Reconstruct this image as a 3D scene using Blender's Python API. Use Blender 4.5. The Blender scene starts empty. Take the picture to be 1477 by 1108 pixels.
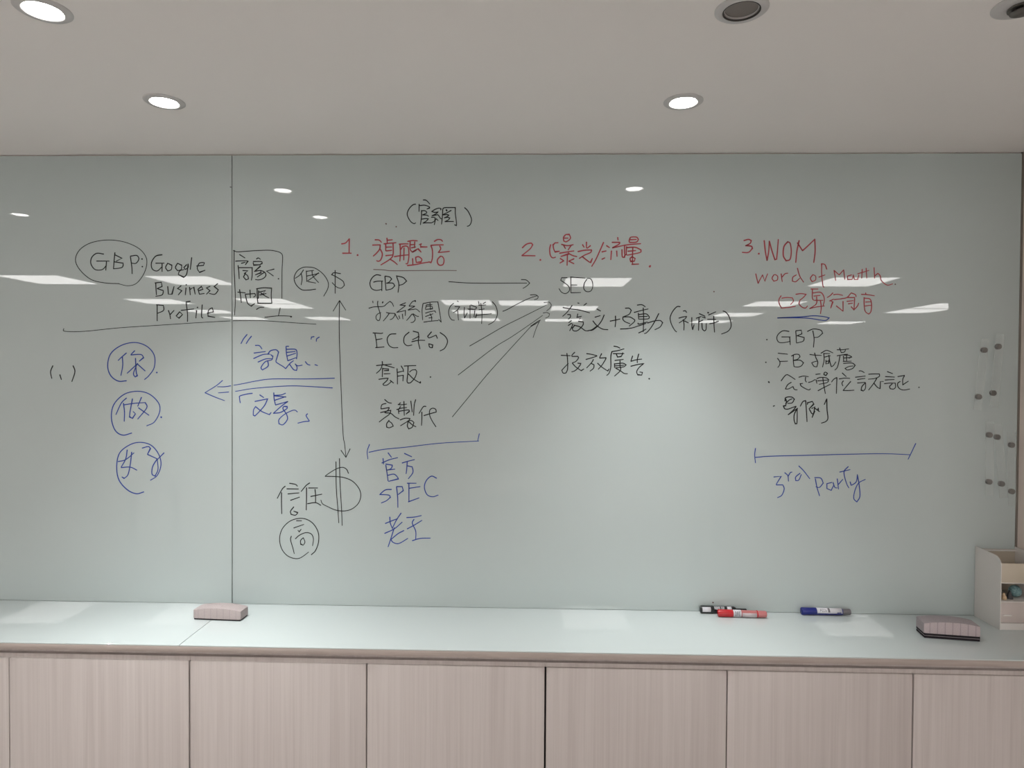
import bpy, bmesh, math, random
from mathutils import Vector, Matrix
random.seed(4)
SC = bpy.context.scene
COL = SC.collection
PI = math.pi

# ------------------------------------------------------------------ camera
EYE = Vector((0.0, -1.95, 1.55))
YAW, PITCH, ROLL = -0.026903, -0.016017, 0.006257
FPX, CX, CY = 945.0, 738.5, 554.0          # focal length and centre in pixels of the 1477 x 1108 frame
_cy, _sy, _cp, _sp = math.cos(YAW), math.sin(YAW), math.cos(PITCH), math.sin(PITCH)
FWD = Vector((_sy * _cp, _cy * _cp, _sp))
_r0 = Vector((_cy, -_sy, 0)); _u0 = _r0.cross(FWD)
_cr, _sr = math.cos(ROLL), math.sin(ROLL)
RGT = _cr * _r0 + _sr * _u0
UPV = -_sr * _r0 + _cr * _u0
cam_d = bpy.data.cameras.new('camera'); cam = bpy.data.objects.new('camera', cam_d); COL.objects.link(cam)
cam_d.sensor_fit = 'HORIZONTAL'; cam_d.sensor_width = 36.0; cam_d.lens = 36.0 * FPX / 1477.0
cam_d.clip_start = 0.05; cam_d.clip_end = 60
cam.matrix_world = Matrix((( RGT.x, UPV.x, -FWD.x, EYE.x), (RGT.y, UPV.y, -FWD.y, EYE.y),
                           (RGT.z, UPV.z, -FWD.z, EYE.z), (0, 0, 0, 1)))
SC.camera = cam

# ------------------------------------------------------------------ world, exposure, lamp strengths
w = bpy.data.worlds.new('world'); SC.world = w; w.use_nodes = True
w.node_tree.nodes['Background'].inputs[0].default_value = (0.8, 0.85, 0.9, 1)
w.node_tree.nodes['Background'].inputs[1].default_value = 0.02
vs = SC.view_settings
vs.view_transform = 'Standard'; vs.look = 'None'; vs.gamma = 1.0; vs.use_curve_mapping = False
vs.exposure = 0.54
PANEL_STRENGTH = 11.0                       # the square office light panels behind the camera
DOWNLIGHT_STRENGTH = 26.0                   # glowing lenses of the round recessed lamps over the counter
SPOT_POWER = 38.0                           # the beam each lit downlight throws down

def at(x, y, axis, val):
    """the point of the plane (axis = val) that the photograph shows at pixel x, y"""
    d = FWD + RGT * ((x - CX) / FPX) - UPV * ((y - CY) / FPX)
    t = (val - EYE[axis]) / d[axis]
    return EYE + d * t

# ------------------------------------------------------------------ materials
def mat(name, col, rough=0.5, metal=0.0, spec=0.5, **kw):
    m = bpy.data.materials.new(name); m.use_nodes = True
    b = m.node_tree.nodes['Principled BSDF']
    b.inputs['Base Color'].default_value = (*col, 1); b.inputs['Roughness'].default_value = rough
    b.inputs['Metallic'].default_value = metal; b.inputs['Specular IOR Level'].default_value = spec
    for k, v in kw.items():
        b.inputs[k.replace('_', ' ')].default_value = v
    return m
def emis(name, col, strength):
    m = mat(name, (0.8, 0.8, 0.8), 0.6)
    b = m.node_tree.nodes['Principled BSDF']
    b.inputs['Emission Color'].default_value = (*col, 1); b.inputs['Emission Strength'].default_value = strength
    return m
def nodes(m):
    nt = m.node_tree
    return nt, nt.nodes, nt.links, nt.nodes['Principled BSDF']
def coords(m, scale, rot=(0, 0, 0)):
    nt, N, L, b = nodes(m)
    tc = N.new('ShaderNodeTexCoord'); mp = N.new('ShaderNodeMapping')
    mp.inputs['Scale'].default_value = scale; mp.inputs['Rotation'].default_value = rot
    L.new(tc.outputs['Object'], mp.inputs['Vector'])
    return mp.outputs['Vector']
def noise(m, vec, scale, detail=4, rough=0.5, dist=0.0):
    nt, N, L, b = nodes(m)
    n = N.new('ShaderNodeTexNoise'); n.inputs['Scale'].default_value = scale
    n.inputs['Detail'].default_value = detail; n.inputs['Roughness'].default_value = rough
    n.inputs['Distortion'].default_value = dist
    L.new(vec, n.inputs['Vector']); return n.outputs['Fac']
def ramp(m, fac, stops):
    nt, N, L, b = nodes(m)
    r = N.new('ShaderNodeValToRGB'); e = r.color_ramp.elements
    while len(e) < len(stops): e.new(0.5)
    for q, (p, c) in zip(e, stops): q.position = p; q.color = (*c, 1)
    L.new(fac, r.inputs['Fac']); return r.outputs['Color']
def mix(m, a, b_, fac, mode='MIX'):
    nt, N, L, b = nodes(m)
    x = N.new('ShaderNodeMix'); x.data_type = 'RGBA'; x.blend_type = mode
    if isinstance(fac, float): x.inputs['Factor'].default_value = fac
    else: L.new(fac, x.inputs['Factor'])
    L.new(a, x.inputs[6]); L.new(b_, x.inputs[7]); return x.outputs[2]
def bump(m, fac, strength, dist=0.001):
    nt, N, L, b = nodes(m)
    k = N.new('ShaderNodeBump'); k.inputs['Strength'].default_value = strength; k.inputs['Distance'].default_value = dist
    L.new(fac, k.inputs['Height']); L.new(k.outputs['Normal'], b.inputs['Normal'])

def wood(name, dark, light, horizontal=False):
    m = mat(name, light, 0.5, spec=0.3)
    nt, N, L, b = nodes(m)
    s1 = (7, 90, 90) if horizontal else (95, 95, 1.6)
    s2 = (1.5, 240, 240) if horizontal else (300, 300, 2.6)
    s3 = (1.0, 22, 22) if horizontal else (24, 24, 0.6)
    v1 = noise(m, coords(m, s1), 1.0, 3, 0.55, 0.6)
    v2 = noise(m, coords(m, s2), 1.0, 3, 0.6, 0.3)
    v3 = noise(m, coords(m, s3), 1.0, 2, 0.5, 1.6)
    c1 = ramp(m, v1, [(0.32, dark), (0.62, light)])
    c2 = ramp(m, v2, [(0.30, tuple(x * 0.93 for x in dark)), (0.56, light)])
    c3 = ramp(m, v3, [(0.3, tuple(x * 0.97 for x in dark)), (0.6, tuple(min(1, x * 1.02) for x in light))])
    c = mix(m, c1, c2, 0.45); c = mix(m, c, c3, 0.4)
    L.new(c, b.inputs['Base Color']); bump(m, v2, 0.06)
    return m

M = {}
M['wood'] = wood('pale ash laminate', (0.445, 0.39, 0.37), (0.545, 0.492, 0.47))
M['wood_edge'] = wood('ash edge banding', (0.35, 0.29, 0.26), (0.48, 0.41, 0.375), True)
M['carcass'] = mat('dark cabinet interior', (0.03, 0.027, 0.025), 0.8)
M['glass'] = mat('back painted glass', (0.50, 0.562, 0.556), 0.012, spec=0.36)
M['glass_top'] = mat('back painted counter glass', (0.59, 0.64, 0.637), 0.015, spec=0.36)
M['glass_edge'] = mat('green glass edge', (0.25, 0.36, 0.33), 0.2)
M['ceiling'] = mat('ceiling paint', (0.90, 0.855, 0.825), 0.9, spec=0.1)
_v = noise(M['ceiling'], coords(M['ceiling'], (1, 1, 1)), 90, 3); bump(M['ceiling'], _v, 0.05)
M['wall'] = mat('warm grey wall paint', (0.78, 0.68, 0.62), 0.8, spec=0.2)
M['office_wall'] = mat('pale office wall', (0.74, 0.73, 0.71), 0.8, spec=0.2)
M['floor'] = mat('grey carpet', (0.20, 0.20, 0.20), 0.95, spec=0.1)
nt, N, L, b = nodes(M['floor'])
L.new(ramp(M['floor'], noise(M['floor'], coords(M['floor'], (1, 1, 1)), 120, 5), [(0.3, (0.46, 0.44, 0.425)), (0.7, (0.6, 0.58, 0.56))]), b.inputs['Base Color'])
M['trim'] = mat('downlight trim', (0.60, 0.58, 0.57), 0.45, spec=0.4)
M['baffle'] = mat('downlight baffle', (0.16, 0.155, 0.15), 0.45)
M['lamp'] = emis('downlight lens', (1.0, 0.975, 0.94), DOWNLIGHT_STRENGTH)
M['lamp_off'] = mat('unlit downlight lens', (0.20, 0.17, 0.155), 0.35)
M['groove'] = mat('dark groove', (0.03, 0.025, 0.022), 0.7)
M['panel'] = emis('light panel diffuser', (1.0, 0.97, 0.95), PANEL_STRENGTH)
M['panel_frame'] = mat('light panel frame', (0.7, 0.7, 0.7), 0.5)
M['black_ink'] = mat('black marker ink', (0.022, 0.024, 0.024), 0.6, spec=0.15)
M['red_ink'] = mat('red marker ink', (0.42, 0.075, 0.09), 0.6, spec=0.15)
M['faded_ink'] = mat('faded red brown ink', (0.15, 0.09, 0.085), 0.6, spec=0.15)
M['blue_ink'] = mat('blue marker ink', (0.035, 0.07, 0.34), 0.6, spec=0.15)
def clear(name, col, amount):
    """thin clear sheet: mostly let through, with the shine of its surface"""
    m = mat(name, col, 0.06); nt, N, L, b = nodes(m)
    b.inputs['Alpha'].default_value = amount
    return m
M['acrylic'] = clear('clear acrylic', (0.80, 0.84, 0.83), 0.07)
M['acrylic_edge'] = clear('bright acrylic edge', (0.85, 0.87, 0.86), 0.30)
M['magnet'] = mat('dark nickel', (0.16, 0.145, 0.135), 0.38, 0.7)
M['white_plastic'] = mat('cream white plastic', (0.74, 0.71, 0.68), 0.35)
M['cream_plastic'] = mat('cream inner plastic', (0.60, 0.53, 0.43), 0.4)
M['pink_plastic'] = mat('pinkish translucent plastic', (0.62, 0.55, 0.52), 0.22)
M['teal'] = mat('teal speckled ball', (0.2, 0.36, 0.38), 0.5)
nt, N, L, b = nodes(M['teal'])
L.new(ramp(M['teal'], noise(M['teal'], coords(M['teal'], (1, 1, 1)), 260, 2), [(0.4, (0.14, 0.27, 0.29)), (0.65, (0.30, 0.46, 0.47))]), b.inputs['Base Color'])
M['tan'] = mat('tan bead', (0.55, 0.40, 0.25), 0.35)
M['dark_cone'] = mat('charcoal cone', (0.05, 0.05, 0.055), 0.5)
def felt(name, col, line=None):
    m = mat(name, col, 0.9, spec=0.15); nt, N, L, b = nodes(m)
    tc = N.new('ShaderNodeTexCoord'); sx = N.new('ShaderNodeSeparateXYZ'); L.new(tc.outputs['Object'], sx.inputs[0])
    k = N.new('ShaderNodeMath'); k.operation = 'MULTIPLY'; k.inputs[1].default_value = 1 / 0.0185; L.new(sx.outputs['X'], k.inputs[0])
    f = N.new('ShaderNodeMath'); f.operation = 'FRACT'; L.new(k.outputs[0], f.inputs[0])
    if line: stripe = ramp(m, f.outputs[0], [(0.0, line), (0.07, line), (0.14, col), (0.95, col)])
    n = noise(m, coords(m, (1, 1, 1)), 500, 4)
    fuzz = ramp(m, n, [(0.3, tuple(x * 0.85 for x in col)), (0.7, tuple(min(1, x * 1.1) for x in col))])
    L.new(mix(m, stripe, fuzz, 0.45) if line else fuzz, b.inputs['Base Color']); bump(m, n, 0.25)
    return m
M['felt_light'] = felt('pinkish grey felt', (0.45, 0.385, 0.38), (0.33, 0.29, 0.29))
M['felt_dark'] = felt('taupe grey felt', (0.47, 0.40, 0.41), (0.22, 0.19, 0.20))
M['felt_light_plain'] = felt('pinkish grey felt top', (0.45, 0.385, 0.38))
M['felt_dark_plain'] = felt('taupe grey felt top', (0.38, 0.335, 0.345))
M['felt_black'] = mat('black felt pad', (0.028, 0.024, 0.028), 0.95, spec=0.1)
M['felt_line'] = mat('pale glue line', (0.30, 0.27, 0.28), 0.8)
M['red_plastic'] = mat('glossy red plastic', (0.48, 0.012, 0.02), 0.25)
M['red_clear'] = mat('faded translucent red plastic', (0.50, 0.17, 0.17), 0.2)
M['silver_label'] = mat('silver pink label', (0.60, 0.52, 0.54), 0.3)
M['blue_plastic'] = mat('navy blue plastic', (0.012, 0.02, 0.19), 0.28)
M['black_plastic'] = mat('black plastic', (0.012, 0.012, 0.013), 0.3)
M['white_label'] = mat('white paper label', (0.70, 0.69, 0.73), 0.4)
M['grey_plastic'] = mat('grey plastic', (0.15, 0.14, 0.15), 0.4)
M['print'] = mat('dark label print', (0.05, 0.05, 0.07), 0.5)
M['desk'] = mat('white desk top', (0.68, 0.68, 0.67), 0.35)
M['desk_leg'] = mat('grey desk leg', (0.3, 0.3, 0.31), 0.4, 0.5)

# ------------------------------------------------------------------ builders
def finish(name, bm, m, parent=None, smooth=False, angle=None, loc=None):
    me = bpy.data.meshes.new(name)
    bmesh.ops.recalc_face_normals(bm, faces=bm.faces)
    bm.to_mesh(me); bm.free()
    for x in (m if isinstance(m, (list, tuple)) else [m]): me.materials.append(x)
    if smooth:
        for p in me.polygons: p.use_smooth = True
        if angle is not None: me.set_sharp_from_angle(angle=angle)
    o = bpy.data.objects.new(name, me); COL.objects.link(o)
    if loc is not None: o.location = loc
    if parent is not None: o.parent = parent
    return o
def tag(o, label=None, cat=None, group=None, kind=None):
    if label: o['label'] = label
    if cat: o['category'] = cat
    if group: o['group'] = group
    if kind: o['kind'] = kind
    return o
def thing(name, label, cat, loc=(0, 0, 0), rz=0.0, group=None):
    o = bpy.data.objects.new(name, None); COL.objects.link(o)
    o.empty_display_size = 0.05
    o.location = loc; o.rotation_euler = (0, 0, rz)
    return tag(o, label, cat, group)
def copy_tree(o, parent=None):
    c = o.copy(); COL.objects.link(c)
    if parent is not None: c.parent = parent
    for ch in list(o.children): copy_tree(ch, c)
    return c
def box(bm, x0, x1, y0, y1, z0, z1, bev=0.0, seg=2):
    r = bmesh.ops.create_cube(bm, size=1.0)
    vs_ = r['verts']
    for v in vs_:
        v.co = Vector((x0 + (v.co.x + 0.5) * (x1 - x0), y0 + (v.co.y + 0.5) * (y1 - y0), z0 + (v.co.z + 0.5) * (z1 - z0)))
    if bev > 0:
        es = list({e for v in vs_ for e in v.link_edges})
        bmesh.ops.bevel(bm, geom=es, offset=bev, segments=seg, affect='EDGES', profile=0.5)
def boxm(name, dims, m, parent=None, bev=0.0, seg=2):
    bm = bmesh.new(); box(bm, *dims, bev=bev, seg=seg)
    return finish(name, bm, m, parent, smooth=bev > 0, angle=0.7)
def lathe(bm, prof, axis='Z', n=48, origin=(0, 0, 0), closed=False):
    """revolve (radius, height) pairs"""
    o = Vector(origin); rings = []
    for (r, h) in prof:
        ring = []
        for i in range(n):
            a = 2 * PI * i / n; c, s = r * math.cos(a), r * math.sin(a)
            p = Vector((c, s, h)) if axis == 'Z' else (Vector((h, c, s)) if axis == 'X' else Vector((c, h, s)))
            ring.append(bm.verts.new(o + p))
        rings.append(ring)
    for a, b_ in zip(rings[:-1], rings[1:]):
        for i in range(n):
            bm.faces.new((a[i], a[(i + 1) % n], b_[(i + 1) % n], b_[i]))
    if closed:
        for i in range(n):
            bm.faces.new((rings[-1][i], rings[-1][(i + 1) % n], rings[0][(i + 1) % n], rings[0][i]))
    else:
        bm.faces.new(rings[0]); bm.faces.new(rings[-1])
    return rings
def prism(bm, pts, axis, a0, a1):
    """extrude a 2-D outline along axis (0: outline is y,z; 1: x,z; 2: x,y)"""
    def P(u, v, t): return Vector((t, u, v)) if axis == 0 else (Vector((u, t, v)) if axis == 1 else Vector((u, v, t)))
    A = [bm.verts.new(P(u, v, a0)) for u, v in pts]; B = [bm.verts.new(P(u, v, a1)) for u, v in pts]
    bm.faces.new(A); bm.faces.new(B[::-1])
    n = len(pts)
    for i in range(n): bm.faces.new((A[i], A[(i + 1) % n], B[(i + 1) % n], B[i]))

# ------------------------------------------------------------------ the room
H0 = EYE.z
Z_SOFFIT = H0 + 0.6516        # low ceiling over the counter
Z_CEIL = H0 + 0.845           # office ceiling behind the camera
Z_TOP = H0 - 0.7030           # top of the counter glass
X_SEAM, X_RIGHT, X_LEFT = -0.896, 1.4240, -2.72
Y_FRONT = -0.3023             # front edge of the counter
Y_STEP = -1.75
RX0, RX1, RY0 = -6.2, 6.4, -9.6

DOWN = [(-0.882, -0.781, True), (-0.886, -0.381, True), (0.362, -0.366, True), (0.373, -0.762, False), (-2.128, -0.735, True)]
DOWN_R = 0.0385               # hole radius
bm = bmesh.new()
t = 0.12
box(bm, RX0, RX1, Y_STEP, 0.13, Z_SOFFIT, Z_SOFFIT + t)
soffit = finish('soffit_tmp', bm, M['ceiling'])
cut_bm = bmesh.new()
for (x, y, lit) in DOWN:
    lathe(cut_bm, [(DOWN_R, Z_SOFFIT - 0.05), (DOWN_R, Z_SOFFIT + 0.06)], n=48, origin=(x, y, 0))
cutter = finish('cutter_tmp', cut_bm, M['ceiling'])
md = soffit.modifiers.new('b', 'BOOLEAN'); md.object = cutter; md.operation = 'DIFFERENCE'; md.solver = 'EXACT'
bpy.context.view_layer.update()
ev = soffit.evaluated_get(bpy.context.evaluated_depsgraph_get())
cm = bmesh.new(); cm.from_mesh(ev.to_mesh()); ev.to_mesh_clear()
for o in (soffit, cutter):
    me = o.data; bpy.data.objects.remove(o); bpy.data.meshes.remove(me)
box(cm, RX0, RX1, Y_STEP - 0.02, Y_STEP, Z_SOFFIT, Z_CEIL + 0.1)          # the step's face
box(cm, RX0, RX1, RY0, Y_STEP, Z_CEIL, Z_CEIL + 0.1)
tag(finish('ceiling', cm, M['ceiling']), kind='structure')
tag(boxm('floor', (RX0, RX1, RY0, 0.13, -0.1, 0), M['floor']), kind='structure')
tag(boxm('wall_back', (RX0, RX1, 0.0065, 0.13, 0, Z_SOFFIT), M['wall']), kind='structure')
tag(boxm('wall_right', (1.4300, RX1, -0.335, 0.0065, 0, Z_SOFFIT), M['wall']), kind='structure')
tag(boxm('dark_joint_fill', (1.4241, 1.4299, -0.0008, 0.0064, Z_TOP, Z_SOFFIT), mat('dark joint strip', (0.20, 0.175, 0.15), 0.6)), kind='structure')  # dark strip added so the shallow gap beside the board reads dark
tag(boxm('wall_front', (RX0, RX1, RY0 - 0.12, RY0, 0, Z_CEIL), M['office_wall']), kind='structure')
tag(boxm('wall_left', (RX0 - 0.12, RX0, RY0, 0.13, 0, Z_CEIL), M['office_wall']), kind='structure')
tag(boxm('wall_far_right', (RX1, RX1 + 0.12, RY0, 0.13, 0, Z_CEIL), M['office_wall']), kind='structure')

# ------------------------------------------------------------------ square light panels of the office ceiling (seen mirrored in the glass)
rows = [(-4.45, 4.00), (-3.12, 4.03), (0.60, 4.08), (2.88, 4.02),
        (-4.45, 5.83), (-3.12, 5.74), (-3.12, 6.345), (-0.75, 5.84), (-0.08, 5.86), (0.56, 6.45), (2.87, 5.86),
        (-0.76, 7.02), (-4.47, 7.11), (2.88, 7.28), (4.98, 6.02), (4.98, 6.645),
        (-4.46, 8.22), (-3.15, 8.20), (-0.77, 8.28), (0.53, 8.34), (2.85, 8.50), (4.93, 8.60)]
def light_panel(x, y):
    p = thing('ceiling_light', 'square white light panel set in the office ceiling, mirrored in the glass board', 'ceiling light', (x, y, Z_CEIL), 0, 'square office ceiling lights')
    bm = bmesh.new()
    for a in ((-.30, .30, -.30, -.288), (-.30, .30, .288, .30), (-.30, -.288, -.288, .288), (.288, .30, -.288, .288)):
        box(bm, *a, -0.008, 0.0)
    finish('frame', bm, M['panel_frame'], p)
    boxm('diffuser', (-.288, .288, -.288, .288, -0.005, 0.0), M['panel'], p)
    return p
p0 = None
for (x, y) in rows:
    if p0 is None: p0 = light_panel(x, -y)
    else:
        c = copy_tree(p0); c.location = (x, -y, Z_CEIL)

# ------------------------------------------------------------------ recessed downlights
def downlight(label, x, y, lit):
    d = thing('downlight', label, 'ceiling lamp', (x, y, Z_SOFFIT), 0, 'round recessed downlights')
    bm = bmesh.new()
    lathe(bm, [(0.0312, -0.0005), (0.0318, -0.0034), (0.0335, -0.0044), (0.0430, -0.0036), (0.0465, -0.0012), (0.0465, 0.0), (0.0312, 0.0)], closed=True)
    finish('trim_ring', bm, M['trim'], d, True, 0.6)
    bm = bmesh.new()
    lathe(bm, [(0.0316, -0.0010), (0.0306, 0.006), (0.0296, 0.014), (0.0378, 0.014), (0.0378, -0.0002)], closed=True)
    finish('baffle', bm, M['baffle'], d, True, 0.6)
    if not lit:
        bm = bmesh.new()
        lathe(bm, [(0.0304, -0.0034), (0.0312, -0.0042), (0.0326, -0.0046), (0.0326, -0.0030), (0.0304, -0.0020)], closed=True)
        finish('inner_ring', bm, M['groove'], d, True, 0.6)
    if not lit:
        bm = bmesh.new(); lathe(bm, [(0.0284, 0.0006), (0.0290, -0.0008), (0.0298, -0.0008), (0.0302, 0.0006)], closed=True)
        finish('lens_rim', bm, M['trim'], d, True, 0.6)
    bm = bmesh.new()
    if lit: lathe(bm, [(0.0278, -0.0016), (0.0278, 0.0060), (0.02, 0.0062)])
    else: lathe(bm, [(0.0284, 0.0012), (0.0284, 0.004), (0.02, 0.0042)])
    finish('lens', bm, M['lamp'] if lit else M['lamp_off'], d, True, 0.6)
    if lit:
        ld = bpy.data.lights.new('beam', 'SPOT'); ld.energy = SPOT_POWER; ld.spot_size = math.radians(80); ld.spot_blend = 1.0
        ld.shadow_soft_size = 0.025; ld.color = (0.97, 1.0, 0.995)
        lo = bpy.data.objects.new('beam', ld); COL.objects.link(lo); lo.parent = d; lo.location = (0, 0, -0.006)
    return d
names = ['lit round downlight at the upper left, nearest the picture edge', 'lit round downlight above the left writing, close over the glass board',
         'lit round downlight above the middle of the board, in front of the unlit one', 'unlit grey round downlight at the top of the picture, lens dark',
         'lit round downlight left of the picture, its glint far left on the board']
for (x, y, lit), nm in zip(DOWN, names): downlight(nm, x, y, lit)

# dark ceiling fitting in a pale round plate, upper right corner
q = at(1475, 7, 2, Z_SOFFIT)
d = thing('sprinkler_head', 'dark sprinkler head in a pale round ceiling plate, top right corner', 'sprinkler', (q.x, q.y, Z_SOFFIT))
bm = bmesh.new(); lathe(bm, [(0.012, -0.0005), (0.022, -0.0048), (0.034, -0.0042), (0.0465, -0.0012), (0.0465, 0.0), (0.012, 0.0)], closed=True)
finish('cover_plate', bm, M['trim'], d, True, 0.6)
bm = bmesh.new(); lathe(bm, [(0.009, 0.0), (0.009, -0.0035), (0.019, -0.004), (0.0225, -0.0052), (0.0225, -0.0078), (0.018, -0.0088), (0.008, -0.009)])
finish('body', bm, M['magnet'], d, True, 0.6)
for s in (-1, 1):
    bm = bmesh.new()
    box(bm, s * 0.0135 - 0.0022, s * 0.0135 + 0.0022, -0.003, 0.003, -0.0135, -0.0084, 0.0008, 1)
    finish('frame_arm', bm, M['magnet'], d)
bm = bmesh.new()
lathe(bm, [(0.017, -0.0128), (0.019, -0.0133), (0.017, -0.0140), (0.004, -0.0144)], n=40)
finish('deflector', bm, M['magnet'], d, True, 0.6)

# ------------------------------------------------------------------ counter and cabinets
ct = tag(boxm('countertop', (X_LEFT, 1.4295, Y_FRONT, 0.0060, H0 - 0.7212, Z_TOP - 0.0035), M['wood_edge'], bev=0.0012, seg=2),
         'long ash laminate counter slab running under the glass sheets', 'countertop')
def glass_sheet(x0, x1, label):
    return tag(boxm('glass_counter_sheet', (x0, x1, Y_FRONT + 0.0004, 0.0060, Z_TOP - 0.0034, Z_TOP), M['glass_top'], bev=0.0007, seg=1),
               label, 'glass counter sheet', 'pale glass sheets on the counter')
glass_sheet(X_LEFT, X_SEAM - 0.0007, 'pale green glass sheet on the counter, left of the thin joint')
glass_sheet(X_SEAM + 0.0007, 1.4290, 'long pale green glass sheet on the counter, right of the joint, carrying the markers')

Z_DOOR = H0 - 0.7450
def cabinet(x0, x1, splits, label, gap):
    c = thing('cabinet', label, 'cabinet', ((x0 + x1) / 2, -0.15, 0), 0, 'ash base cabinets under the counter')
    ox = (x0 + x1) / 2
    def loc(o): o.location = (-ox, 0.15, 0); return o
    loc(boxm('body', (x0 + 0.0004, x1 - 0.0004, -0.2775, 0.004, 0.0, H0 - 0.7216), M['carcass'], c))
    rb = bmesh.new()                                # recessed finger groove over a plain strip, one profile
    zg = Z_DOOR + 0.0110
    prism(rb, [(-0.2775, Z_DOOR + 0.0004), (-0.2945, Z_DOOR + 0.0004), (-0.2945, zg), (-0.2815, zg), (-0.2815, H0 - 0.7216), (-0.2775, H0 - 0.7216)], 0, x0 + 0.0002, x1 - 0.0002)
    loc(finish('rail', rb, M['wood'], c))
    xs = [x0] + splits + [x1]
    for a, b_ in zip(xs[:-1], xs[1:]):
        ga = gap[0] if a == x0 else 0.0013
        gb = gap[1] if b_ == x1 else 0.0013
        loc(boxm('door', (a + ga, b_ - gb, -0.2990, -0.2790, 0.09, Z_DOOR), M['wood'], c, bev=0.0016, seg=2))
    return c
cabinet(X_LEFT, -1.803, [-2.262], 'ash cabinet out at the far left end of the counter', (0.001, 0.002))
cabinet(-1.803, -0.8700, [-1.3445], 'two door ash cabinet at the left edge of the picture, left of the grey eraser', (0.002, 0.0026))
cabinet(-0.8700, 0.0448, [-0.4112], 'two door ash cabinet below the blue and black writing left of the middle', (0.0012, 0.0020))
cabinet(0.0448, 0.9634, [0.5022], 'two door ash cabinet below the red, black and blue markers', (0.0026, 0.0018))
cabinet(0.9634, 1.4250, [], 'single door ash cabinet at the right end, below the dark grey eraser', (0.0014, 0.001))

# ------------------------------------------------------------------ glass writing boards
def board(x0, x1, label):
    o = boxm('glass_board', (x0, x1, 0.0, 0.0060, Z_TOP + 0.0006, Z_SOFFIT - 0.0030), M['glass'], bev=0.0008, seg=1)
    return tag(o, label, 'glass whiteboard', 'back painted glass boards')
BL = board(X_LEFT, X_SEAM - 0.0011, 'left glass board with an oval round black capitals and three circled blue words')
BR = board(X_SEAM + 0.0011, X_RIGHT, 'wide right glass board covered in black, red and blue handwriting')
bm = bmesh.new(); p = at(330, 270, 1, 0); box(bm, X_SEAM - 0.006, X_SEAM - 0.0012, -0.0012, 0.0002, p.z - 0.0016, p.z + 0.0016)
finish('edge_clip', bm, M['grey_plastic'], BL)

# ------------------------------------------------------------------ handwriting: pen strokes traced on the plane of the glass
VIEW = dict(f=(0, 0, 1), a=(50, 330, 4.923), b=(330, 355, 9.633), c4=(320, 340, 7.385), c5=(60, 480, 4.615), c6=(280, 470, 6.714),
            c7=(380, 650, 6.519), c8=(480, 270, 6.714), d1=(520, 420, 5.275), d2=(520, 620, 6.155), d3=(740, 330, 6.714),
            d4=(780, 390, 5.093), d5=(1060, 330, 6.154), d6=(1080, 450, 5.681), d7=(1080, 630, 5.681), e3=(500, 380, 4.923),
            z1=(530, 340, 11.362), z2=(530, 425, 12.308), z3=(640, 425, 8.688), z4=(535, 515, 10.073), z5=(790, 335, 10.55),
            z6=(810, 430, 9.847), z7=(800, 495, 10.186), z8=(1120, 415, 9.847), y1=(1110, 495, 10.94), y2=(1110, 530, 12.308),
            y3=(1195, 530, 10.55), y4=(580, 280, 12.308), y6=(955, 435, 13.427), y7=(345, 480, 7.912))
def smooth(P):
    """Catmull-Rom through the traced points, split where the pen turns sharply"""
    if len(P) < 3: return P
    out = []; runs = [[P[0]]]
    for i in range(1, len(P)):
        runs[-1].append(P[i])
        if i < len(P) - 1:
            a = P[i] - P[i - 1]; b_ = P[i + 1] - P[i]
            if a.length > 1e-9 and b_.length > 1e-9 and a.angle(b_) > 1.15: runs.append([P[i]])
    for R in runs:
        n = len(R)
        for i in range(n - 1):
            p0 = R[i - 1] if i > 0 else R[i] * 2 - R[i + 1]
            p1, p2 = R[i], R[i + 1]
            p3 = R[i + 2] if i + 2 < n else R[i + 1] * 2 - R[i]
            k = 5 if n > 2 else 1
            for s in range(k):
                u = s / k
                out.append(0.5 * (2 * p1 + (p2 - p0) * u + (2 * p0 - 5 * p1 + 4 * p2 - p3) * u * u + (3 * p1 - p0 - 3 * p2 + p3) * u ** 3))
        if R is runs[-1]: out.append(R[-1])
    return out
INK_H = 0.0004
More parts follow.
